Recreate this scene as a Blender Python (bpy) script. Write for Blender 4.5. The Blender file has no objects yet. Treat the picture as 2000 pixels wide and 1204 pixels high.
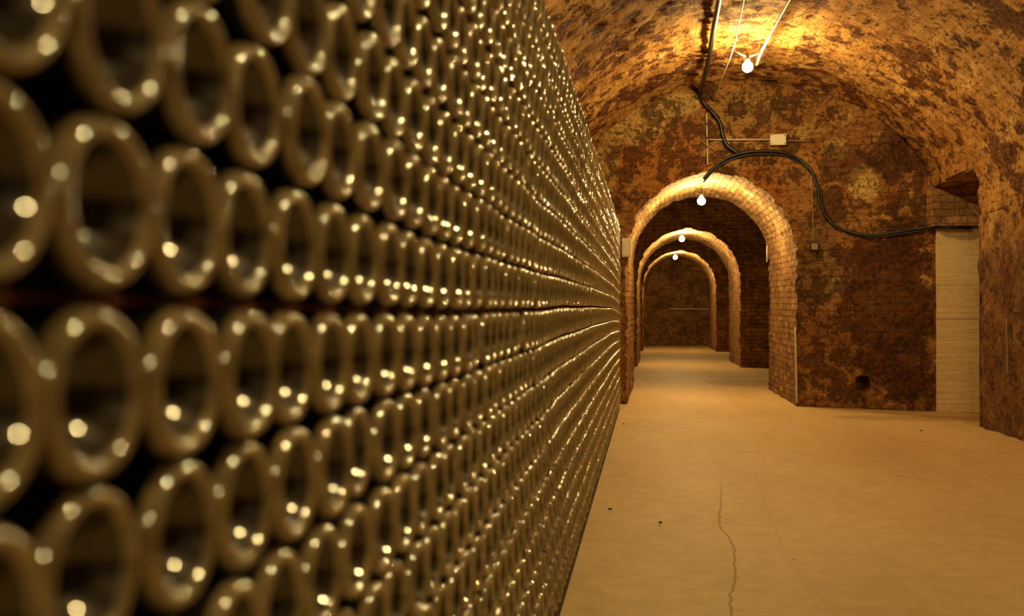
import bpy, math, random
import numpy as np
from mathutils import Vector, noise, Matrix, Euler
random.seed(7)
S = bpy.context.scene
COL = S.collection
PI = math.pi

# ------------------------------------------------------------------ camera, world, exposure
H = 0.994                       # eye height
F = 1900.0                      # focal length in pixels (2000 wide)
YAW = math.atan(265 / F)
PITCH = math.atan(9 / F)
cam_d = bpy.data.cameras.new('camera')
cam = bpy.data.objects.new('camera', cam_d); COL.objects.link(cam)
cam.location = (0, 0, H)
cam.rotation_euler = (PI / 2 + PITCH, 0, YAW)
cam_d.sensor_width = 36; cam_d.lens = F / 2000 * 36
cam_d.clip_start = 0.02
cam_d.dof.use_dof = True; cam_d.dof.focus_distance = 6.5; cam_d.dof.aperture_fstop = 3.3
S.camera = cam
w = bpy.data.worlds.new('world'); S.world = w; w.use_nodes = True
w.node_tree.nodes['Background'].inputs[0].default_value = (0.9, 0.55, 0.25, 1)
w.node_tree.nodes['Background'].inputs[1].default_value = 0.0
S.view_settings.view_transform = 'Standard'; S.view_settings.look = 'None'
S.view_settings.gamma = 1; S.view_settings.exposure = 0.0
S.view_settings.use_curve_mapping = False
BULB = 1250.0                     # radiance of one bulb
BULB_COL = (1.0, 0.715, 0.27)

def ray(px, py):
    v = Vector(((px - 1000) / F, -(py - 602) / F, -1))
    return cam.rotation_euler.to_matrix() @ v
def P(px, py, Y):
    """world point seen at a pixel, on the plane y = Y (or on a surface y = Y(x))"""
    r = ray(px, py); y = Y if not callable(Y) else 10.2
    for _ in range(8):
        t = y / r.y; p = Vector((r.x * t, y, H + r.z * t))
        if not callable(Y): return p
        y = Y(p.x)
    return p

def PZ(px, py, z):
    r = ray(px, py); t = (z - H) / r.z
    return Vector((r.x * t, r.y * t, z))

# ------------------------------------------------------------------ helpers
def tag(o, label, cat, group=None, kind=None):
    if label: o['label'] = label
    if cat: o['category'] = cat
    if group: o['group'] = group
    if kind: o['kind'] = kind
    return o
def mk(name, verts, faces, mats, parent=None, smooth=True, uv=None, midx=None):
    me = bpy.data.meshes.new(name)
    verts = np.asarray(verts, dtype=np.float32); faces = np.asarray(faces, dtype=np.int32)
    n = faces.shape[1]
    me.vertices.add(len(verts)); me.vertices.foreach_set('co', verts.ravel())
    me.loops.add(faces.size); me.loops.foreach_set('vertex_index', faces.ravel())
    me.polygons.add(len(faces)); me.polygons.foreach_set('loop_start', np.arange(0, faces.size, n, dtype=np.int32))
    if midx is not None: me.polygons.foreach_set('material_index', np.asarray(midx, dtype=np.int32))
    for m in (mats if isinstance(mats, (list, tuple)) else [mats]): me.materials.append(m)
    me.update(calc_edges=True)
    me.polygons.foreach_set('use_smooth', np.full(len(faces), smooth, dtype=bool))
    if uv is not None:
        l = me.uv_layers.new(name='UVMap')
        l.data.foreach_set('uv', np.asarray(uv, dtype=np.float32)[faces.ravel()].ravel())
    o = bpy.data.objects.new(name, me); COL.objects.link(o)
    if parent: o.parent = parent
    return o
def struct(o):
    o['kind'] = 'structure'; return o
def empty(name, loc=(0, 0, 0), rot=(0, 0, 0)):
    o = bpy.data.objects.new(name, None); COL.objects.link(o)
    o.location = loc; o.rotation_euler = rot; o.empty_display_size = 0.05
    return o
def grid_faces(nu, nv, keep=None):
    i = np.arange(nu - 1)[:, None]; j = np.arange(nv - 1)[None, :]
    a = (i * nv + j); f = np.stack([a, a + nv, a + nv + 1, a + 1], -1)
    if keep is not None: return f[keep]
    return f.reshape(-1, 4)
def fbm(p, s, o=4): return noise.fractal(Vector(p) * s, 0.9, 2.1, o)
def sheet(name, fn, us, vs, mat, disp=None, keep=None, flip=False):
    """fn(u,v)->(pos, normal, (uvu,uvv)); rough masonry surface with real relief"""
    V = []; UV = []
    for u in us:
        for v in vs:
            p, n, t = fn(u, v)
            if disp: p = Vector(p) + Vector(n) * disp(Vector(p))
            V.append(tuple(p)); UV.append(t)
    f = grid_faces(len(us), len(vs), keep)
    if flip: f = f[:, ::-1]
    return mk(name, V, f, mat, uv=UV)
def box(name, a, b, mat, parent=None, bevel=0.0, smooth=False):
    (x0, y0, z0), (x1, y1, z1) = a, b
    import bmesh
    bm = bmesh.new()
    vs = [bm.verts.new(c) for c in [(x0,y0,z0),(x1,y0,z0),(x1,y1,z0),(x0,y1,z0),(x0,y0,z1),(x1,y0,z1),(x1,y1,z1),(x0,y1,z1)]]
    for q in [(0,3,2,1),(4,5,6,7),(0,1,5,4),(1,2,6,5),(2,3,7,6),(3,0,4,7)]: bm.faces.new([vs[i] for i in q])
    if bevel: bmesh.ops.bevel(bm, geom=list(bm.edges), offset=bevel, segments=2, affect='EDGES', profile=0.7)
    me = bpy.data.meshes.new(name); bm.to_mesh(me); bm.free(); me.materials.append(mat)
    o = bpy.data.objects.new(name, me); COL.objects.link(o)
    if parent: o.parent = parent
    return o
def smooth_path(pts, sub=8):
    pts = [Vector(p) for p in pts]
    if len(pts) < 3: return pts
    q = [pts[0] * 2 - pts[1]] + pts + [pts[-1] * 2 - pts[-2]]
    out = []
    for i in range(1, len(q) - 2):
        a, b, c, d = q[i-1], q[i], q[i+1], q[i+2]
        for k in range(sub):
            t = k / sub
            out.append(0.5 * ((2*b) + (c-a)*t + (2*a-5*b+4*c-d)*t*t + (3*b-a-3*c+d)*t**3))
    out.append(pts[-1]); return out
def tube(name, pts, r, mat, parent=None, seg=10, sub=8, cap=True):
    pts = smooth_path(pts, sub); V = []; n = len(pts)
    up = Vector((0.13, 0.31, 0.94)).normalized()
    for i, p in enumerate(pts):
        t = (pts[min(i+1, n-1)] - pts[max(i-1, 0)]).normalized()
        a = t.cross(up)
        if a.length < 0.05: a = t.cross(Vector((1, 0, 0)))
        a.normalize(); b = t.cross(a).normalized()
        for k in range(seg):
            g = 2 * PI * k / seg
            V.append(tuple(p + (a * math.cos(g) + b * math.sin(g)) * r))
    Fc = []
    for i in range(n - 1):
        for k in range(seg):
            k2 = (k + 1) % seg
            Fc.append((i*seg+k, (i+1)*seg+k, (i+1)*seg+k2, i*seg+k2))
    if cap:
        c0 = len(V); V.append(tuple(pts[0])); V.append(tuple(pts[-1]))
        for k in range(0, seg, 2):
            Fc.append((c0, k, (k+1) % seg, (k+2) % seg))
            e = (n-1)*seg
            Fc.append((c0+1, e+(k+2) % seg, e+(k+1) % seg, e+k))
    return mk(name, V, Fc, mat, parent)
def lathe(name, prof, seg, mat, parent=None, axis='z', smooth=True):
    V = []; Fc = []
    for (a, r) in prof:
        for k in range(seg):
            g = 2*PI*k/seg
            if axis == 'z': V.append((r*math.cos(g), r*math.sin(g), a))
            else: V.append((a, r*math.cos(g), r*math.sin(g)))
    for i in range(len(prof)-1):
        for k in range(seg):
            k2 = (k+1) % seg
            q = (i*seg+k, i*seg+k2, (i+1)*seg+k2, (i+1)*seg+k)
            Fc.append(q)
    return mk(name, V, Fc, mat, parent, smooth)

# ------------------------------------------------------------------ materials
class NT:
    def __init__(s, name):
        s.m = bpy.data.materials.new(name); s.m.use_nodes = True; s.t = s.m.node_tree
        s.b = s.t.nodes['Principled BSDF']; s.tc = s.t.nodes.new('ShaderNodeTexCoord')
    def n(s, typ, ins=None, **kw):
        nd = s.t.nodes.new(typ)
        for k, v in kw.items(): setattr(nd, k, v)
        for k, v in (ins or {}).items(): s.set(nd.inputs[k], v)
        return nd
    def set(s, sock, v):
        if isinstance(v, bpy.types.NodeSocket): s.t.links.new(v, sock)
        elif isinstance(v, tuple) and len(v) == 3 and sock.type == 'RGBA': sock.default_value = (*v, 1)
        else: sock.default_value = v
    def map(s, vec, scale=(1,1,1), loc=(0,0,0), rot=(0,0,0)):
        return s.n('ShaderNodeMapping', {'Vector': vec, 'Scale': scale, 'Location': loc, 'Rotation': rot}).outputs[0]
    def noise(s, vec, sc, det=6, rough=.6, dist=0):
        return s.n('ShaderNodeTexNoise', {'Vector': vec, 'Scale': sc, 'Detail': det, 'Roughness': rough, 'Distortion': dist}).outputs['Fac']
    def vor(s, vec, sc, feat='F1'):
        return s.n('ShaderNodeTexVoronoi', {'Vector': vec, 'Scale': sc}, feature=feat).outputs['Distance']
    def ramp(s, fac, stops, interp='LINEAR'):
        nd = s.n('ShaderNodeValToRGB', {'Fac': fac}); cr = nd.color_ramp; cr.interpolation = interp
        while len(cr.elements) < len(stops): cr.elements.new(0.5)
        for e, (p, c) in zip(cr.elements, stops):
            e.position = p; e.color = (*c, 1) if isinstance(c, tuple) else (c, c, c, 1)
        return nd.outputs['Color']
    def mix(s, fac, a, b, mode='MIX'):
        nd = s.n('ShaderNodeMix', data_type='RGBA', blend_type=mode)
        s.set(nd.inputs['Factor'], fac); s.set(nd.inputs['A'], a); s.set(nd.inputs['B'], b)
        return nd.outputs['Result']
    def math(s, op, a, b=0.0, c=None, clamp=False):
        nd = s.n('ShaderNodeMath', operation=op, use_clamp=clamp)
        s.set(nd.inputs[0], a); s.set(nd.inputs[1], b)
        if c is not None: s.set(nd.inputs[2], c)
        return nd.outputs[0]
    def rng(s, v, a, b, c=0.0, d=1.0):
        return s.n('ShaderNodeMapRange', {'Value': v, 'From Min': a, 'From Max': b, 'To Min': c, 'To Max': d}, interpolation_type='SMOOTHSTEP').outputs[0]
    def warp(s, vec, sc, amt):
        nz = s.n('ShaderNodeTexNoise', {'Vector': vec, 'Scale': sc, 'Detail': 3.0}).outputs['Color']
        a = s.n('ShaderNodeVectorMath', {0: nz, 1: (0.5, 0.5, 0.5)}, operation='SUBTRACT').outputs[0]
        b = s.n('ShaderNodeVectorMath', {0: a}, operation='SCALE'); b.inputs['Scale'].default_value = amt
        return s.n('ShaderNodeVectorMath', {0: vec, 1: b.outputs[0]}, operation='ADD').outputs[0]
    def bump(s, h, dist=.02, strength=1.0, nrm=None):
        nd = s.n('ShaderNodeBump', {'Height': h, 'Distance': dist, 'Strength': strength})
        if nrm is not None: s.t.links.new(nrm, nd.inputs['Normal'])
        return nd.outputs[0]
    def done(s, col=None, rough=None, nrm=None, **kw):
        if col is not None: s.set(s.b.inputs['Base Color'], col)
        if rough is not None: s.set(s.b.inputs['Roughness'], rough)
        if nrm is not None: s.t.links.new(nrm, s.b.inputs['Normal'])
        for k, v in kw.items(): s.set(s.b.inputs[k.replace('_', ' ')], v)
        return s.m
def plain(name, col, rough=.5, metal=0.0, **kw):
    t = NT(name)
    nz = t.noise(t.tc.outputs['Object'], 60.0, 4)
    c = t.mix(t.rng(nz, .35, .7), tuple(x*.78 for x in col), col)
    return t.done(c, rough, None, Metallic=metal, **kw)

def masonry(name, pale, tan, brown, dark, low=None, patches=(), xz=False,  brick=.5, blot=1.0, blot_sc=5.0, thr=.5, spec=.3, rot=False, course=.072, length=.25):
    t = NT(name); ob = t.tc.outputs['Object']; uv = t.tc.outputs['UV']
    if xz:
        sp_ = t.n('ShaderNodeSeparateXYZ', {0: ob}); uv = t.n('ShaderNodeCombineXYZ', {0: sp_.outputs['X'], 1: sp_.outputs['Z']}).outputs[0]
    wv = t.warp(ob, 4.0, .25)
    big = t.noise(ob, 0.9, 5, .6); med = t.noise(wv, 4.5, 8, .68); fine = t.noise(ob, 26.0, 8, .72)
    zone = t.noise(t.map(ob, (1, 1, 1), (7, 3, 1)), 1.7, 4, .6)
    col = t.ramp(t.math('ADD', t.math('MULTIPLY', med, .6), t.math('MULTIPLY', fine, .4)),
                 [(.36, brown), (.46, tan), (.53, tan), (.63, pale)])
    col = t.mix(t.rng(big, .45, .62, 0, .65), col, t.mix(.65, col, brown))
    sep = t.n('ShaderNodeSeparateXYZ', {0: ob}); X, Z = sep.outputs['X'], sep.outputs['Z']
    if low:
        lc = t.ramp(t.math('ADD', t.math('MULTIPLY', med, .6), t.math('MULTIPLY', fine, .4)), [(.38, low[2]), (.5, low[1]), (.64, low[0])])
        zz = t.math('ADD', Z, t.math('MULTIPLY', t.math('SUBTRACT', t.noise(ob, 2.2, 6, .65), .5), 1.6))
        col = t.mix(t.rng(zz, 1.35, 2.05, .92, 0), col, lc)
    for (cx, cz, rx, rz, pc, k) in patches:
        e = t.math('ADD', t.math('POWER', t.math('DIVIDE', t.math('SUBTRACT', X, cx), rx), 2.0), t.math('POWER', t.math('DIVIDE', t.math('SUBTRACT', Z, cz), rz), 2.0))
        e = t.math('ADD', e, t.math('MULTIPLY', t.math('SUBTRACT', med, .5), 3.2))
        col = t.mix(t.rng(e, .75, 1.05, k, 0), col, t.mix(t.rng(fine, .35, .65), tuple(q * .6 for q in pc), pc))
    # eaten-out dark hollows, large and small
    nb = t.noise(t.warp(ob, 6, .12), 6.5, 9, .66)
    v = t.vor(t.warp(t.map(ob, (1, .8, 1)), 7.0, .15), blot_sc)
    pits = t.rng(t.math('ADD', v, t.math('MULTIPLY', t.math('SUBTRACT', fine, .5), .9)), .17, .30, 1, 0)
    lim = t.rng(zone, .38, .62, .60, .46)
    holes = t.rng(t.math('SUBTRACT', nb, lim), 0, .035)
    small = t.rng(t.noise(ob, 21.0, 6, .7), .55, .60, 0, .8)
    blm = t.math('MULTIPLY', t.math('MAXIMUM', t.math('MAXIMUM', pits, holes), small), blot, clamp=True)
    col = t.mix(blm, col, t.mix(t.rng(fine, .4, .6), dark, tuple(x * .7 for x in brown)))
    # brick courses showing through
    buv = t.warp(t.map(uv, rot=(0, 0, PI/2 if rot else 0)), 5.0, .035)
    bk = t.n('ShaderNodeTexBrick', {'Vector': buv, 'Scale': 1.0, 'Color1': (1.0, .95, .88), 'Color2': (.55, .42, .33), 'Mortar': (.30, .2, .14),
             'Mortar Size': .008, 'Mortar Smooth': .4, 'Bias': -.2, 'Brick Width': length, 'Row Height': course})
    show = t.rng(t.noise(ob, 1.6, 3), .36, .6, brick*.5, brick)
    col = t.mix(show, col, bk.outputs['Color'], 'MULTIPLY')
    h = t.math('ADD', t.math('MULTIPLY', med, .9), t.math('MULTIPLY', fine, .6))
    h = t.math('SUBTRACT', h, t.math('MULTIPLY', blm, .45))
    h = t.math('SUBTRACT', h, t.math('MULTIPLY', t.math('MULTIPLY', bk.outputs['Fac'], show), .55))
    return t.done(col, .82, t.bump(h, .05, .9), Specular_IOR_Level=spec)

M = {}
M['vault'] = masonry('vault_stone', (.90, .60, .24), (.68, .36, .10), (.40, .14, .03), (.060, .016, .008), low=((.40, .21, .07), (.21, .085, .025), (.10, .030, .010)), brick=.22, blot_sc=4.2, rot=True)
YW = lambda X: 10.7 - 0.34 * max(0.0, min(X, 3.2) - 1.6)
def patch(px, py, wx, wy, c, k):
    p = P(px, py, YW); return (p.x, p.z, wx / 178, wy / 178, c, k)
PAT = [patch(1225, 245, 75, 38, (.80, .50, .16), .95), patch(1310, 205, 60, 26, (.78, .50, .17), .9), patch(1300, 330, 110, 55, (.62, .24, .045), .85),
       patch(1185, 320, 22, 60, (.70, .43, .13), .8), patch(1460, 215, 70, 40, (.45, .28, .10), .7), patch(1480, 360, 60, 40, (.52, .20, .04), .75),
       patch(1688, 360, 26, 36, (.82, .54, .18), .95), patch(1632, 290, 22, 22, (.62, .38, .12), .8), patch(1590, 250, 26, 16, (.60, .36, .12), .8), patch(1560, 262, 24, 12, (.7, .42, .16), .6),
       patch(1634, 560, 12, 16, (.78, .58, .30), .9), patch(1608, 570, 9, 7, (.8, .6, .3), .8), patch(1590, 520, 45, 90, (.24, .15, .06), .6), patch(1580, 760, 22, 10, (.55, .30, .12), .8),
       patch(1745, 600, 72, 190, (.13, .035, .012), .75), patch(1740, 300, 40, 60, (.10, .03, .015), .7), patch(1650, 320, 45, 40, (.10, .035, .02), .6)]
M['wall'] = masonry('old_wall', (.72, .46, .17), (.40, .18, .05), (.20, .065, .018), (.028, .010, .006), patches=PAT, brick=.34, blot=.8, blot_sc=2.6)
M['brick'] = masonry('arch_brick', (.85, .66, .40), (.66, .42, .19), (.46, .23, .08), (.12, .05, .025), low=((.56, .34, .15), (.42, .22, .08), (.24, .11, .035)), brick=.78, blot=.7, blot_sc=6, course=.068, length=.22)
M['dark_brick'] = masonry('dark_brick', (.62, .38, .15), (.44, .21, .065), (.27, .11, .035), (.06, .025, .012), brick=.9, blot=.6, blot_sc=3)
M['dimmed'] = masonry('dimmed_unseen_brick', (.16, .09, .035), (.10, .05, .018), (.06, .025, .01), (.02, .008, .004), brick=.9, blot=.6, blot_sc=3)  # unseen near vault and wall, darkened to cut reflections in the bottle bases
M['lintel'] = masonry('lintel_brick', (.85, .62, .34), (.70, .42, .20), (.45, .2, .08), (.15, .06, .03), brick=.7, blot=.6, blot_sc=7, xz=True)

def mat_concrete():
    t = NT('board_concrete'); ob = t.tc.outputs['Object']
    st = t.noise(t.map(ob, (1.5, 1.5, 26)), 1.6, 6, .65); f = t.noise(ob, 30, 6, .7)
    lines = t.n('ShaderNodeTexWave', {'Vector': t.warp(ob, 3, .03), 'Scale': 5.5, 'Distortion': 2.2, 'Detail': 2.0}, bands_direction='Z').outputs['Fac']
    c = t.ramp(t.math('ADD', t.math('MULTIPLY', st, .6), t.math('MULTIPLY', f, .4)), [(.3, (.62, .45, .22)), (.5, (.82, .63, .35)), (.7, (.92, .76, .48))])
    c = t.mix(t.math('MULTIPLY', t.rng(lines, .93, 1.0, 0, .3), t.rng(f, .35, .6)), c, (.35, .24, .12))
    Zc = t.n('ShaderNodeSeparateXYZ', {0: ob}).outputs['Z']
    for zj, cj, k in ((.70, (.95, .82, .6), .8), (.93, (.42, .28, .13), .7), (1.27, (.5, .34, .17), .5)):
        dj = t.math('ABSOLUTE', t.math('SUBTRACT', Zc, zj)); c = t.mix(t.rng(dj, .004, .010, k, 0), c, cj)
    c = t.mix(t.rng(t.noise(ob, 3.2, 6, .7), .58, .68, 0, .4), c, (.45, .30, .14))
    h = t.math('ADD', st, t.math('MULTIPLY', f, .4))
    return t.done(c, .8, t.bump(h, .012, .8))
M['concrete'] = mat_concrete()

def mat_floor():
    t = NT('sandy_concrete_floor'); ob = t.tc.outputs['Object']
    sep = t.n('ShaderNodeSeparateXYZ', {0: ob}); X, Y = sep.outputs['X'], sep.outputs['Y']
    big = t.noise(t.map(ob, (1.3, .45, 1)), 1.1, 6, .55); f = t.noise(ob, 9, 8, .6); g = t.noise(ob, 120, 4, .6)
    c = t.ramp(t.math('ADD', t.math('MULTIPLY', big, .55), t.math('MULTIPLY', f, .45)),
               [(.34, (.50, .335, .145)), (.5, (.60, .42, .20)), (.64, (.68, .49, .25))])
    c = t.mix(t.rng(g, .62, .8, 0, .25), c, (.36, .24, .12))
    # tyre tracks along the gallery
    wob = t.math('MULTIPLY', t.math('SUBTRACT', t.noise(t.map(ob, (.3, .35, 1)), 1.0, 2), .5), .5)
    xx = t.math('ADD', X, wob)
    for x0, wd, k in ((.62, .012, .28), (.95, .02, .16), (1.62, .012, .16), (2.05, .02, .2)):
        d = t.math('ABSOLUTE', t.math('SUBTRACT', xx, x0))
        mk_ = t.math('MULTIPLY', t.rng(d, wd * .3, wd, k, 0), t.rng(f, .4, .6))
        c = t.mix(mk_, c, (.32, .20, .09))
    # one ragged crack: x follows y
    cv = t.n('ShaderNodeFloatCurve', {'Value': t.rng(Y, 0, 1, 0, 1)})
    yy = t.n('ShaderNodeMapRange', {'Value': Y, 'From Min': 2.8, 'From Max': 6.5}).outputs[0]
    t.t.links.new(yy, cv.inputs['Value'])
    m = cv.mapping.curves[0]; pts = [(0, .26), (.14, .275), (.3, .34), (.42, .36), (.5, .335), (.62, .37), (.8, .42), (1, .44)]
    m.points[0].location = pts[0]; m.points[1].location = pts[-1]
    for p in pts[1:-1]: m.points.new(*p)
    cv.mapping.update()
    wig = t.math('MULTIPLY', t.math('SUBTRACT', t.noise(ob, 9, 5, .7), .5), .05)
    d = t.math('ABSOLUTE', t.math('SUBTRACT', t.math('ADD', X, wig), cv.outputs[0]))
    inr = t.math('MULTIPLY', t.rng(Y, 2.0, 2.6), t.rng(Y, 5.2, 6.2, 1, 0))
    cr = t.math('MULTIPLY', t.rng(d, .001, .006, 1, 0), inr)
    c = t.mix(t.math('MULTIPLY', cr, .6), c, (.22, .12, .05))
    # damp stains, then two patches painting the side opening's shade on the floor
    for (sx, sy, rx, ry, k) in ((1.45, 14.1, .75, .75, .6), (.75, 21.5, .5, .9, .35), (2.6, 9.6, 1.0, .28, .5), (3.3, 9.2, .5, .9, .5)):
        e = t.math('ADD', t.math('POWER', t.math('DIVIDE', t.math('SUBTRACT', X, sx), rx), 2.0), t.math('POWER', t.math('DIVIDE', t.math('SUBTRACT', Y, sy), ry), 2.0))
        e = t.math('ADD', e, t.math('MULTIPLY', t.math('SUBTRACT', f, .5), 1.2))
        c = t.mix(t.rng(e, .6, 1.0, k, 0), c, (.36, .21, .07))
    sp = t.vor(ob, 2.3)
    c = t.mix(t.rng(sp, .012, .02, .8, 0), c, (.12, .07, .04))
    h = t.math('ADD', t.math('MULTIPLY', f, .6), t.math('ADD', t.math('MULTIPLY', g, .12), t.math('MULTIPLY', big, .6)))
    h = t.math('SUBTRACT', h, t.math('MULTIPLY', cr, .5))
    return t.done(c, .62, t.bump(h, .012, .5), Specular_IOR_Level=.25)
M['floor'] = mat_floor()

def mat_glass(name, a, b, rough, coat=.9, coat_rough=.08, spec=.5, bump=0, cior=1.5):
    t = NT(name); ob = t.tc.outputs['Object']
    nz = t.noise(ob, 45, 5, .65)
    info = t.n('ShaderNodeObjectInfo').outputs['Random']
    c = t.mix(t.rng(nz, .35, .68), a, b)
    c = t.mix(t.math('MULTIPLY', info, .35), c, tuple(x * .55 for x in a))
    nr = t.bump(t.noise(ob, 120, 2, .5), .0002, .4) if bump else None
    return t.done(c, rough, nr, Coat_Weight=coat, Coat_Roughness=coat_rough, Coat_IOR=cior, Specular_IOR_Level=spec)
M['body'] = mat_glass('dusty_bottle_glass', (.008, .008, .003), (.026, .021, .009), .40, .8, .07, cior=1.5)
M['ring'] = mat_glass('frosted_base_glass', (.18, .130, .053), (.34, .25, .113), .45, 1.0, .045, cior=2.2, spec=.3)
M['punt'] = mat_glass('dark_punt_glass', (.022, .014, .006), (.042, .028, .012), .40, 1.0, .045, cior=1.75, spec=.25)
M['cap'] = plain('crown_cap_metal', (.45, .38, .28), .35, 1.0)
M['lath'] = plain('stained_lath_wood', (.17, .035, .012), .75)
M['beam'] = plain('dark_sleeper_wood', (.05, .022, .012), .8)
M['nail'] = plain('rusty_nail', (.55, .18, .04), .6)
M['rubber'] = plain('black_rubber', (.010, .008, .007), .42)
M['conduit'] = plain('pale_conduit', (.72, .62, .48), .45)
M['greypipe'] = plain('dull_pipe', (.34, .24, .15), .5)
M['boxw'] = plain('pale_plastic', (.80, .70, .56), .5)
M['socket'] = plain('dark_bakelite', (.03, .022, .018), .4)
def mat_bulb():
    t = NT('lit_bulb_glass')
    return t.done((1.0, .85, .6), .3, None, Emission_Color=BULB_COL, Emission_Strength=BULB)
M['bulb'] = mat_bulb()

# ------------------------------------------------------------------ gallery shell
XL, XR = -1.05, 2.86
XC, XA = (XL + XR) / 2, (XR - XL) / 2
ZS, RISE = 1.84, 1.60
YP = 10.7                                    # front of the first arch wall
def yf(x):                                   # the end wall swings towards us on the right
    return YP - 0.34 * max(0.0, min(x, 3.2) - 1.6)
def ridge_y(z):                              # where the last vault band begins
    k = max(0.0, min(1.0, (z - 1.7) / .7)); return 8.95 + .85 * math.sqrt(k)
def rough(a, b):
    return lambda p: a * fbm(p, 1.4, 3) + b * fbm(p + Vector((9, 3, 5)), 7, 4)
def vault_pos(a, y):
    """a from 0 (right springing) to pi (left springing)"""
    ca, sa = math.cos(a), math.sin(a)
    p = Vector((XC + XA * ca, y, ZS + RISE * sa))
    n = Vector((-ca / XA, 0, -sa / RISE)).normalized()
    if y > ridge_y(p.z) and a < PI * .62: p = p - n * 0.07 * (1 if a < PI*.45 else (PI*.62-a)/(PI*.17))
    return p, n, (a * 1.77, y)
ys = list(np.arange(5.15, 11.15, .035))
als = list(np.linspace(0, PI, 180))
kp = np.ones((len(als) - 1, len(ys) - 1), dtype=bool)
for i in range(len(als) - 1):
    for j in range(len(ys) - 1):
        if ZS + RISE * math.sin(als[i]) < 2.25 and als[i] < 1 and 8.93 < ys[j] < 10.2: kp[i, j] = False
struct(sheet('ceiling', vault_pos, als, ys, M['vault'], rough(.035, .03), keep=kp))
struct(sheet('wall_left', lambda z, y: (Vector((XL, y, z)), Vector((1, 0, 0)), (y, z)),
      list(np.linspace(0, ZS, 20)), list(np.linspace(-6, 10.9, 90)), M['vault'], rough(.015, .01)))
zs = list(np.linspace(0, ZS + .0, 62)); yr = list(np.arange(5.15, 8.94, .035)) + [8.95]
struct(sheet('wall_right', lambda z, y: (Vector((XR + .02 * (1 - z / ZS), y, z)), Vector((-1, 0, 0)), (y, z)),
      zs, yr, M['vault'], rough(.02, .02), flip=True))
ys2 = list(np.linspace(-6, 5.2, 55))
struct(sheet('ceiling_near', vault_pos, list(np.linspace(0, PI, 120)), ys2, M['dimmed'], rough(.035, .03)))
struct(sheet('wall_right_near', lambda z, y: (Vector((XR + .02 * (1 - z / ZS), y, z)), Vector((-1, 0, 0)), (y, z)), list(np.linspace(0, ZS, 40)), ys2, M['dimmed'], rough(.02, .02), flip=True))
# side opening: return of the wall, lintel, soffit, concrete end face, back of the recess
struct(sheet('wall_return', lambda z, x: (Vector((x, 8.95, z)), Vector((0, 1, 0)), (x, z)),
      list(np.linspace(0, 2.6, 40)), list(np.linspace(XR + .0, 4.6, 30)), M['vault'], rough(.01, .015)))
struct(box('wall_concrete', (2.868, 10.22, 0), (4.6, 10.7, ZS), M['concrete']))
struct(box('trim_lintel', (2.79, 10.10, ZS + .012), (4.6, 10.7, 2.245), M['lintel'], bevel=.008))
struct(box('wall_recess', (4.6, 8.8, 0), (4.75, 10.7, 2.3), M['wall']))
struct(box('ceiling_recess', (2.80, 8.95, 2.24), (4.75, 10.4, 2.40), M['vault']))

def arch_curve(xl, xr, zs_, n_leg, n_arc, flat=1.0):
    c, r = (xl + xr) / 2, (xr - xl) / 2; pts = []
    for i in range(n_leg): pts.append((xr, zs_ * i / n_leg))
    for i in range(n_arc + 1):
        a = PI * i / n_arc; pts.append((c + r * math.cos(a), zs_ + r * flat * math.sin(a)))
    for i in range(n_leg - 1, -1, -1): pts.append((xl, zs_ * i / n_leg))
    return pts
def outer_curve(n_leg, n_arc, e=.06):
    pts = []
    for i in range(n_leg): pts.append((XR + e, ZS * i / n_leg))
    for i in range(n_arc + 1):
        a = PI * i / n_arc; pts.append((XC + (XA + e) * math.cos(a), ZS + (RISE + e) * math.sin(a)))
    for i in range(n_leg - 1, -1, -1): pts.append((XL - e, ZS * i / n_leg))
    return pts
def in_hole(p, c, r):  return max(0.0, 1 - (p - c).length / r)
HOLE = P(1688, 750, yf)
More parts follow.
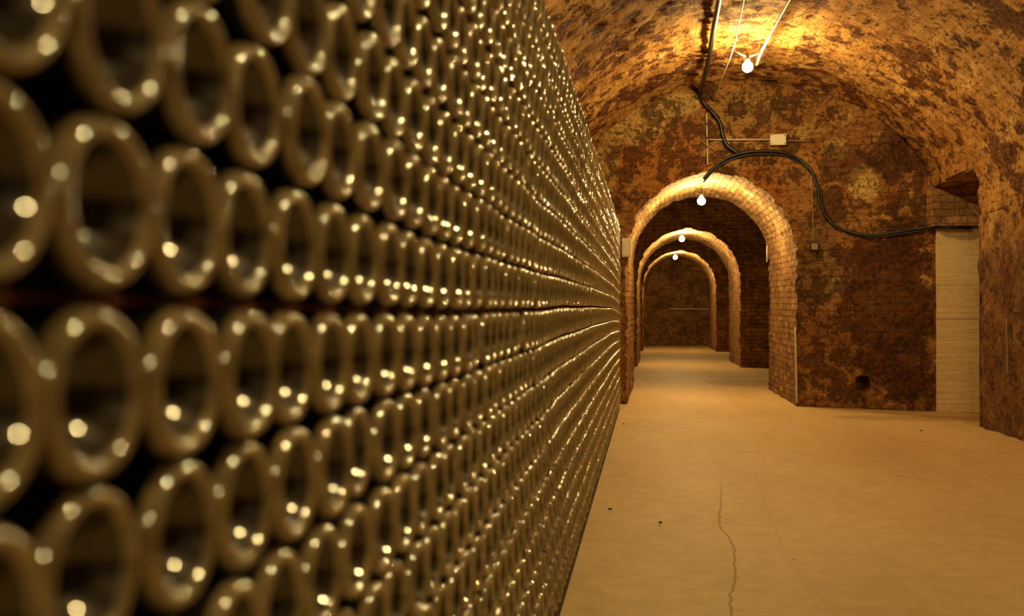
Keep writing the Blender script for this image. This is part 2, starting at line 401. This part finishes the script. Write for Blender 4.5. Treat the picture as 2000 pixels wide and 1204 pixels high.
def arch_wall(name, y0, y1, near, far, front_fn=None, mat_front='wall', fine=1.0, apex=None):
    """a thick wall pierced by an arch: front face, rear face and the reveal between"""
    nl, na, nm = int(50*fine), int(110*fine), int(60*fine)
    c0 = arch_curve(*near, nl, na); c1 = arch_curve(*far, nl, na); oc = outer_curve(nl, na)
    k = len(c0); V = []; UV = []; Fc = []; MI = []
    ff = front_fn or (lambda x: y0)
    d1 = rough(.014, .016)
    def cell(l, y):
        a_, b_ = int(l / .075), int(y / .12 + .5 * (int(l / .075) % 2))
        return noise.cell(Vector((a_ * 1.7 + .3, b_ * 2.3 + .3, .5)))
    LL = [0]
    for i in range(1, k): LL.append(LL[-1] + math.hypot(c0[i][0]-c0[i-1][0], c0[i][1]-c0[i-1][1]))
    def ragged(p, i): return .012 * fbm(p, 5, 3) + .017 * (cell(LL[i], 0) - .5) + .005 * noise.noise(Vector(p) * 30)
    # front: rows 0..nm from opening edge to outside
    for j in range(nm + 1):
        s = (j / nm) ** 1.0
        for i in range(k):
            x = c0[i][0] * (1 - s) + oc[i][0] * s; z = c0[i][1] * (1 - s) + oc[i][1] * s
            p = Vector((x, ff(x), z))
            dd = d1(p) * min(1, j / 2 + .3)
            if front_fn:
                h = in_hole(p, HOLE, .085); dd -= .22 * (1 if h > .25 else h * 4) if h > 0 else 0
                if 1.93 < x < 2.95 and z < 2.6: dd += .0
            if j == 0:
                cx, cz = (near[0] + near[1]) / 2, near[2]
                o = Vector((p.x - cx, 0, max(0, p.z - cz))).normalized(); p += o * ragged(p, i)
            V.append((p.x, p.y - dd, max(z * 0 if c0[i][1] == 0 and j >= 0 and z < 1e-4 else p.z, 0))); UV.append((x, z))
    for j in range(nm):
        for i in range(k - 1):
            Fc.append((j*k+i, (j+1)*k+i, (j+1)*k+i+1, j*k+i+1)); MI.append(0)
    # reveal
    nd = int(60*fine); base = len(V); L = 0; Ls = [0]
    for i in range(1, k):
        L += math.hypot(c0[i][0]-c0[i-1][0], c0[i][1]-c0[i-1][1]); Ls.append(L)
    for j in range(nd + 1):
        s = j / nd
        for i in range(k):
            x = c0[i][0]*(1-s) + c1[i][0]*s; z = c0[i][1]*(1-s) + c1[i][1]*s
            yy = ff(c0[i][0]) * (1-s) + y1 * s
            if j == 0: V.append(V[i]); UV.append((yy, Ls[i])); continue
            cx, cz = (near[0]+near[1])/2, near[2]
            o = Vector((x-cx, 0, max(0, z-cz))).normalized()
            p = Vector((x, yy, z)); p += o * (.014 * fbm(p, 3, 3) + .009 * (cell(Ls[i], yy - y0) - .5) + .006 * noise.noise(p * 22))
            V.append((p.x, p.y, max(0, p.z)) if z > 1e-4 else (p.x, p.y, 0)); UV.append((yy, Ls[i]))
    for j in range(nd):
        for i in range(k-1):
            Fc.append((base+j*k+i, base+j*k+i+1, base+(j+1)*k+i+1, base+(j+1)*k+i)[::-1]); MI.append(1)
    # rear face
    base2 = len(V)
    for j in range(5):
        s = j / 4
        for i in range(k):
            if j == 0: V.append(V[base + nd*k + i]); UV.append((c1[i][0], c1[i][1])); continue
            x = c1[i][0]*(1-s) + oc[i][0]*s; z = c1[i][1]*(1-s) + oc[i][1]*s
            V.append((x, y1, z)); UV.append((x, z))
    for j in range(4):
        for i in range(k-1):
            Fc.append((base2+j*k+i, base2+j*k+i+1, base2+(j+1)*k+i+1, base2+(j+1)*k+i)); MI.append(0)
    return struct(mk(name, V, Fc, [M[mat_front], M['brick']], uv=UV, midx=MI))
arch_wall('wall_arch', YP, 13.0, (-.235, 1.575, 1.61), (-.19, 1.57, 1.65), yf, 'wall', 1.3)
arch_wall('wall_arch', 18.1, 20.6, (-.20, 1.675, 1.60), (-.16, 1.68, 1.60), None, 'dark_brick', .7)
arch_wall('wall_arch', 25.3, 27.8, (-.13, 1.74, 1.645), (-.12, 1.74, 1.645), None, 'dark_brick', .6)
def bay(y0, y1):
    def f(s, y):
        # s: 0..1 right wall, 1..2 arc, 2..3 left wall
        if s <= 1: return Vector((XR, y, ZS * s)), Vector((-1, 0, 0)), (y, ZS*s)
        if s >= 2: return Vector((XL, y, ZS * (3 - s))), Vector((1, 0, 0)), (y, 10 + ZS*s)
        a = (s - 1) * PI
        return Vector((XC + XA*math.cos(a), y, ZS + RISE*math.sin(a))), Vector((-math.cos(a), 0, -math.sin(a))), (y, a*1.7)
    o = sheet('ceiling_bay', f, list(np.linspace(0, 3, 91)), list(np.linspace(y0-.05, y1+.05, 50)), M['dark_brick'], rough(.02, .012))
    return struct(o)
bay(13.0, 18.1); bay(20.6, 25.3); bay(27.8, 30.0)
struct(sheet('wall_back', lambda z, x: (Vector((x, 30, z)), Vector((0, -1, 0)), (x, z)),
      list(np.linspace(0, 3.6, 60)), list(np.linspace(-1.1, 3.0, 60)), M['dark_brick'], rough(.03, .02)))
struct(sheet('wall_front', lambda z, x: (Vector((x, -6, z)), Vector((0, 1, 0)), (x, z)),
      list(np.linspace(0, 3.6, 20)), list(np.linspace(-1.1, 3.0, 20)), M['wall']))
fl = sheet('floor', lambda x, y: (Vector((x, y, 0)), Vector((0, 0, 1)), (x, y)),
      list(np.linspace(-1.05, 4.8, 60)), list(np.linspace(-6.05, 30.1, 300)), M['floor'],
      lambda p: .006 * fbm(p, .9, 3) - .004, flip=False)
struct(fl)

# ------------------------------------------------------------------ the bottle stack
D_FACE = -0.276                    # x of the bottle bases
R = 0.0460
PITCH_Y, PITCH_Z = 0.0934, 0.0927
Z_LOW, Z_UP = 0.9479, 1.0469       # first row under / over the lath
N_LOW, N_UP = 10, 9
Y_END = 9.98
def sag(y, z):                     # the courses wander a little along the stack
    t = [(-1, .004), (.45, .004), (1.0, 0), (1.3, -.003), (1.9, .001), (2.4, .004), (3.4, .018), (5.5, .030), (7.9, .036), (9.0, .022), (10.1, 0)]
    for (a, b), (c, d) in zip(t, t[1:]):
        if y <= c:
            k = (y - a) / (c - a); k = k*k*(3-2*k); v = b + (d-b)*k; break
    else: v = 0
    return v * min(1.0, max(0, (z - .10) / .85))

# profile from punt centre outwards, over the rim, along the body to the mouth: (x, r)
PUNT = [(-.0360, .0003), (-.0353, .005), (-.0325, .0115), (-.0270, .0185), (-.0200, .0250), (-.0125, .0300), (-.0058, .0332)]
RING = [(-.0058, .0332), (-.0026, .0349), (-.0007, .0368), (0, .0390), (-.0007, .0411), (-.0027, .0431), (-.0062, .0448), (-.0115, .0456)]
BODY = [(-.0115, .0456), (-.0170, .0460), (-.03, R), (-.12, R - .0006), (-.165, .0448), (-.19, .0410), (-.215, .032), (-.24, .0225), (-.265, .0168), (-.285, .0150), (-.288, .0165), (-.296, .0165), (-.298, .0145)]
CAP = [(-.2935, .0172), (-.2985, .0168), (-.3005, .0150), (-.3010, .0001)]
def ring_mesh(seg=128):
    V = []; Fc = []
    for i, (x, r) in enumerate(RING):
        for k in range(seg):
            g = 2*PI*k/seg; kn = (.00006 if k % 2 else -.00006) if 2 <= i <= 4 else 0
            V.append((x + kn, r*math.cos(g), r*math.sin(g)))
    for i in range(len(RING)-1):
        for k in range(seg):
            k2 = (k+1) % seg; Fc.append((i*seg+k, i*seg+k2, (i+1)*seg+k2, (i+1)*seg+k))
    return V, Fc
def make_bottle():
    root = empty('wine_bottle')
    lathe('glass_body', BODY, 48, M['body'], root, 'x')
    V, Fc = ring_mesh(); mk('base_ring', V, Fc, M['ring'], root)
    lathe('punt', PUNT, 48, M['punt'], root, 'x')
    lathe('crown_cap', CAP, 32, M['cap'], root, 'x')
    return root
def copy_tree(o):
    c = o.copy(); COL.objects.link(c)
    for ch in o.children:
        d = ch.copy(); COL.objects.link(d); d.parent = c
    return c
rnd = random.Random(11)
slots = []                          # (row index, y, z, dx, rx, ry, rz)
for r in list(range(-N_LOW, 0)) + list(range(N_UP)):
    zc = Z_UP + .0931 * r + (.002 if r > 0 else 0) if r >= 0 else Z_LOW - PITCH_Z * (-r - 1)
    # phase measured in the photo for the rows beside the lath, then wandering
    ph = {0: .461, 1: .476, 2: .484, -1: .452, -2: .456}.get(r, .46 + rnd.uniform(-.035, .04)) + .013
    pitch = PITCH_Y + rnd.uniform(-.0004, .0011) * (0 if r in (0, -1) else 1)
    y = ph - 7 * pitch
    while y < Y_END:
        yy = y + rnd.uniform(-.0004, .0004)
        slots.append((r, yy, zc + sag(yy, zc), rnd.gauss(0, .0022), rnd.uniform(0, 2*PI), rnd.gauss(0, .006), rnd.gauss(0, .007)))
        y += pitch
def proj(p):
    q = cam.rotation_euler.to_matrix().transposed() @ (Vector(p) - Vector((0, 0, H)))
    if q.z > -.02: return None
    return 1000 + F * q.x / -q.z, 602 - F * q.y / -q.z, -q.z
inview = []
for s in slots:
    r, y, z = s[:3]
    if y < .1: continue
    c = proj((D_FACE, y, z)); a = proj((D_FACE, y - R, z)); b = proj((D_FACE, y + R, z))
    if not (c and a and b): continue
    rad = R * F / c[2]
    if b[0] < 4 or c[1] + rad < 4 or c[1] - rad > 1200: continue
    inview.append((c[2], s))
inview.sort(key=lambda t: t[0])
near = [s for _, s in inview[:300]]
near_set = set(id(s) for s in near)
ORD = ['first', 'second', 'third', 'fourth', 'fifth', 'sixth', 'seventh', 'eighth', 'ninth', 'tenth']
def nth(n):
    return ORD[n-1] if n <= 10 else '%d%s' % (n, {1: 'st', 2: 'nd', 3: 'rd'}.get(n % 10 if n not in (11, 12, 13) else 0, 'th'))
proto = make_bottle(); first = True; counts = {}
for s in sorted(near, key=lambda s: (s[0], s[1])):
    r, y, z, dx, rx, ry, rz = s
    o = proto if first else copy_tree(proto); first = False
    o.location = (D_FACE + dx, y, z); o.rotation_euler = (rx, ry * .3, rz * .5)
    counts[r] = counts.get(r, 0) + 1
    where = ('%s row above' % ORD[r]) if r >= 0 else ('%s row below' % ORD[-r-1])
    tag(o, 'dusty bottle base, %s the wooden lath, %s counted from the left' % (where, nth(counts[r])), 'bottle', 'bottles stacked on their sides, bases out')
# the rest of the wall of bottles, far too many to lift out one by one
prof = PUNT[::2] + [PUNT[-1]] if len(PUNT) % 2 == 0 else PUNT[::2]
prof = [PUNT[0], PUNT[2], PUNT[4], PUNT[6], (-.0009, .0364), (0, .0390), (-.0029, .0432), (-.0115, .0456), (-.03, R), (-.165, .0448), (-.215, .032), (-.26, .0168), (-.30, .0160), (-.3005, .0001)]
pm = [2, 2, 2, 1, 1, 1, 1, 0, 0, 0, 0, 0, 3]
SEG = 26
tv = np.array([(x, r*math.cos(2*PI*k/SEG), r*math.sin(2*PI*k/SEG)) for (x, r) in prof for k in range(SEG)])
tf = []; tm = []
for i in range(len(prof)-1):
    for k in range(SEG):
        k2 = (k+1) % SEG; tf.append((i*SEG+k, i*SEG+k2, (i+1)*SEG+k2, (i+1)*SEG+k)); tm.append(pm[i])
tf = np.array(tf); tm = np.array(tm)
AV = []; AF = []; AM = []; off = 0
for s in slots:
    if id(s) in near_set: continue
    r, y, z, dx, rx, ry, rz = s
    m = np.array(Euler((rx, ry * .3, rz * .5)).to_matrix())
    AV.append(tv @ m.T + np.array((D_FACE + dx, y, z))); AF.append(tf + off); AM.append(tm); off += len(tv)
far = mk('wine_bottle', np.concatenate(AV), np.concatenate(AF), [M['body'], M['ring'], M['punt'], M['cap']], midx=np.concatenate(AM))
tag(far, 'countless small bottle bases of the stack receding towards the brick archway', 'bottle', 'bottles stacked on their sides, bases out', 'stuff')

# the lath between the two halves of the stack, the sleeper beneath
def beam(name, y0, y1, x0, x1, zfun, th, mat):
    n = 60; V = []; Fc = []
    for i in range(n+1):
        y = y0 + (y1-y0)*i/n; z = zfun(y)
        for (x, dz) in ((x0, 0), (x1, 0), (x1, th), (x0, th)): V.append((x, y, z + dz))
    for i in range(n):
        for k in range(4): Fc.append((i*4+k, i*4+(k+1) % 4, (i+1)*4+(k+1) % 4, (i+1)*4+k))
    Fc.append((0, 3, 2, 1)); Fc.append((n*4, n*4+1, n*4+2, n*4+3))
    return mk(name, V, Fc, mat, smooth=False)
lath = empty('wooden_lath', (-.29, 0, .99))
lp = beam('board', -.25, 9.98, -.20, -.008, lambda y: (Z_LOW + R + .0006 - .99) + sag(y, 1.0), .0052, M['lath']); lp.parent = lath
tag(lath, 'reddish wooden lath running level through the middle of the bottle stack', 'wooden lath')
for i, y in enumerate((.34, .50, .62, .82, 1.1)):
    n = lathe('nail', [(0, .0001), (.0012, .0012), (.0008, .0022), (-.001, .0024)], 12, M['nail'], lath, 'x')
    n.location = (-.0078, y, (Z_LOW + R + .0032 - .99) + sag(y, 1.0))
tag(beam('timber_sleeper', -.25, 9.98, -.52, -.285, lambda y: .003, .0585, M['beam']), 'dark timber sleeper on the floor under the bottom row of the bottle stack', 'timber')

# ------------------------------------------------------------------ lamps
def bulb_thing(loc, label, cord_top, r=.046, bracket=None):
    t = empty('hanging_bulb', loc)
    prof = [(-r, .0005)]
    for i in range(1, 13):
        a = -PI/2 + (PI*.83) * i / 12; prof.append((r*math.sin(a), r*math.cos(a)))
    prof += [(r*1.15, r*.36), (r*1.3, r*.33)]
    lathe('bulb', prof, 24, M['bulb'], t)
    lathe('socket', [(r*1.22, .0005), (r*1.22, r*.42), (r*1.7, r*.45), (r*1.9, r*.3), (r*1.95, .0005)], 20, M['socket'], t)
    tube('cord', [Vector((0, 0, r*1.9)), Vector(cord_top) - Vector(loc)], .004, M['rubber'], t, 8)
    tag(t, label, 'light bulb', 'bare bulbs along the gallery crown')
    return t
B1 = P(1460, 131, 8.7)
b1 = bulb_thing(B1, 'nearest glowing bare bulb, hung from a pale bracket under the rough vault', B1 + Vector((0, 0, .125)))
cl, cr_ = P(1432, 98, 8.7), P(1487, 102, 8.7)
mid = B1 + Vector((0, 0, .085))
tube('bracket_arm', [cl - B1, mid - B1], .007, M['conduit'], b1)
tube('bracket_arm', [cr_ - B1, mid - B1], .007, M['conduit'], b1)
B2 = P(1370, 393, 11.6); bulb_thing(B2, 'glowing bare bulb beneath the crown of the nearest brick arch', (B2.x, B2.y, 2.49))
B3 = P(1332, 467, 18.7); bulb_thing(B3, 'glowing bare bulb inside the middle brick arch', (B3.x, B3.y, 2.50))
B4 = P(1319, 503, 25.6); bulb_thing(B4, 'farthest, smallest glowing bulb inside the last brick arch', (B4.x, B4.y, 2.57))
for (y, x, z, lb) in ((4.9, .85, 3.12, 'bare bulb above the aisle halfway along the bottle stack'), (1.1, .95, 3.12, 'bare bulb above the aisle beside the nearest bottles'), (-2.7, .85, 3.12, 'bare bulb at the near end of the gallery')):
    bulb_thing((x, y, z), lb, (x, y, 3.42))

# ------------------------------------------------------------------ cables and conduits
def onwall(pts, gap=.03): return [P(x, y, lambda X: yf(X) - gap) for x, y in pts]
t = empty('wall_cable', P(1520, 297, lambda X: yf(X) - .03)); o0 = Vector(t.location)
def rel(pts): return [p - o0 for p in pts]
loop = [(1374, 350), (1392, 330), (1415, 312), (1450, 299), (1490, 295), (1530, 298), (1562, 312), (1585, 335), (1596, 365), (1602, 398), (1617, 428), (1640, 446), (1672, 456), (1710, 459), (1755, 453), (1800, 446), (1850, 443), (1895, 444)]
tube('cable', rel(onwall(loop[:-2], .035) + [P(1850, 445, 10.12), P(1897, 446, 10.15)]), .017, M['rubber'], t)
tube('cable', rel(onwall([(x + 3 - (3 if i < 8 else -2), y + (6 if i < 7 else 4)) for i, (x, y) in enumerate(loop[:-2])], .03)), .010, M['rubber'], t)
tag(t, 'thick black twin cable curving across the end wall from arch crown to concrete pillar', 'cable')
def vz(x, d=.04): return ZS + RISE * math.sqrt(max(0, 1 - ((x - XC)/XA)**2)) - d
crown = [PZ(1424, -130, 3.36), PZ(1412, -60, 3.37), PZ(1405, 0, 3.37), PZ(1394, 55, 3.37), PZ(1386, 105, 3.37), PZ(1376, 150, 3.37)] + [P(1368, 178, 10.6)]
drop = onwall([(1374, 200), (1392, 220), (1406, 240), (1411, 262), (1420, 284), (1442, 300)], .035)
tag(tube('ceiling_cable', crown + drop, .022, M['rubber']), 'black cable bundle running along the vault crown and down the end wall', 'cable')
zc_ = cl.z + .008
tag(tube('ceiling_wire', [PZ(1478, -120, zc_), PZ(1452, 5, zc_), PZ(1432, 96, zc_), PZ(1411, 150, zc_), P(1396, 196, 10.6)], .006, M['conduit']), 'thin pale wire running along the vault left of the nearest bulb', 'wire')
zc_ = cr_.z + .012
tag(tube('ceiling_conduit', [PZ(1610, -120, zc_), PZ(1543, 0, zc_), PZ(1515, 50, zc_), PZ(1487, 102, zc_), PZ(1478, 128, zc_)], .013, M['conduit']), 'pale conduit running along the vault right of the nearest bulb', 'conduit')
t = empty('conduit_with_junction_box', P(1519, 274, lambda X: yf(X) - .02)); o0 = Vector(t.location)
tube('pipe', rel(onwall([(1385, 273), (1504, 273)], .03)), .008, M['conduit'], t)
tube('pipe', rel(onwall([(1534, 275), (1582, 276)], .03)), .005, M['greypipe'], t)
bx = box('junction_box', (-.082, -.045, -.058), (.082, .018, .058), M['boxw'], t, .006)
for (x, z) in ((-.065, -.042), (.065, -.042), (-.065, .042), (.065, .042)):
    sc = lathe('screw', [(-.0, .0001), (.0, .006), (-.004, .006)], 10, M['socket'], bx); sc.location = (x, -.047, z); sc.rotation_euler = (PI/2, 0, 0)
tag(t, 'horizontal pale conduit with a cream junction box on the end wall', 'junction box')
t = empty('vertical_conduit', onwall([(1381, 272)])[0]); o0 = Vector(t.location)
for a, b in ((222, 240), (245, 268), (272, 286), (289, 323)):
    tube('pipe', rel(onwall([(1380 + (a-222)*.02, a), (1380 + (b-222)*.02, b)], .03)), .008, M['conduit'], t)
tag(t, 'short broken pale vertical conduit above the nearest brick arch', 'conduit')
t = empty('switch_drop', onwall([(1590, 482)])[0]); o0 = Vector(t.location)
tube('pipe', rel(onwall([(1585, 338), (1587, 400), (1590, 474)], .025)), .0055, M['greypipe'], t)
bx = box('switch_box', (-.045, -.035, -.045), (.045, .02, .045), M['socket'], t, .006)
box('lid', (-.032, -.041, -.032), (.032, -.034, .032), M['greypipe'], bx, .003)
tag(t, 'thin vertical pipe ending in a small dark switch box right of the arch', 'switch box')
tag(tube('corner_pipe', [P(1556, 788, 10.66), P(1555, 720, 10.66), P(1553, 640, 10.66)], .011, M['conduit']), 'pale upright pipe at the right foot of the nearest arch', 'pipe')
def onright(px, py, X=2.835):
    r_ = ray(px, py); t_ = X / r_.x; return Vector((X, r_.y*t_, H + r_.z*t_))
tag(tube('wall_pipe', [onright(1966, 622), onright(1967, 680), onright(1968, 732)], .007, M['greypipe']), 'thin upright pipe on the right wall near the photo edge', 'pipe')
tag(tube('wall_pipe', [P(1307, 604, 29.9), P(1350, 604, 29.9), P(1387, 605, 29.9)], .016, M['conduit']), 'pale horizontal pipe across the far end wall', 'pipe')
tag(tube('jamb_pipe', [P(1498, 480, 12.6), P(1498, 512, 12.6)], .009, M['conduit']), 'short pale pipe stub on the right side inside the nearest arch', 'pipe')
t = empty('wall_box', P(1224, 484, 10.62)); 
box('casing', (-.052, -.05, -.10), (.052, .05, .10), M['boxw'], t, .005)
box('lid', (-.040, -.056, -.085), (.040, -.049, .085), M['boxw'], t, .003)
tag(t, 'cream switch box on the left foot of the nearest arch beyond the bottles', 'switch box')
for i, (px, py, lb) in enumerate(((1192, 995, 'tiny dark pebble on the sandy floor, nearest one beside the foot of the bottle stack'),
        (1218, 828, 'tiny dark pebble on the floor where the far end of the bottle stack stops'),
        (1290, 1018, 'tiny dark pebble on the open floor between bottle stack and long crack'),
        (1800, 832, 'tiny dark pebble on the floor in front of the concrete panel'))):
    Y = 1900*H/(py-611); p = P(px, py, Y)
    st = lathe('pebble', [(-.001, .0003), (.001, .010), (.006, .011), (.010, .006), (.0115, .0003)], 9, M['socket'])
    st.location = (p.x, p.y, .002); st.scale = (1.1, .8, .8); st.rotation_euler = (0, 0, i)
    tag(st, lb, 'pebble', 'pebbles on the floor')
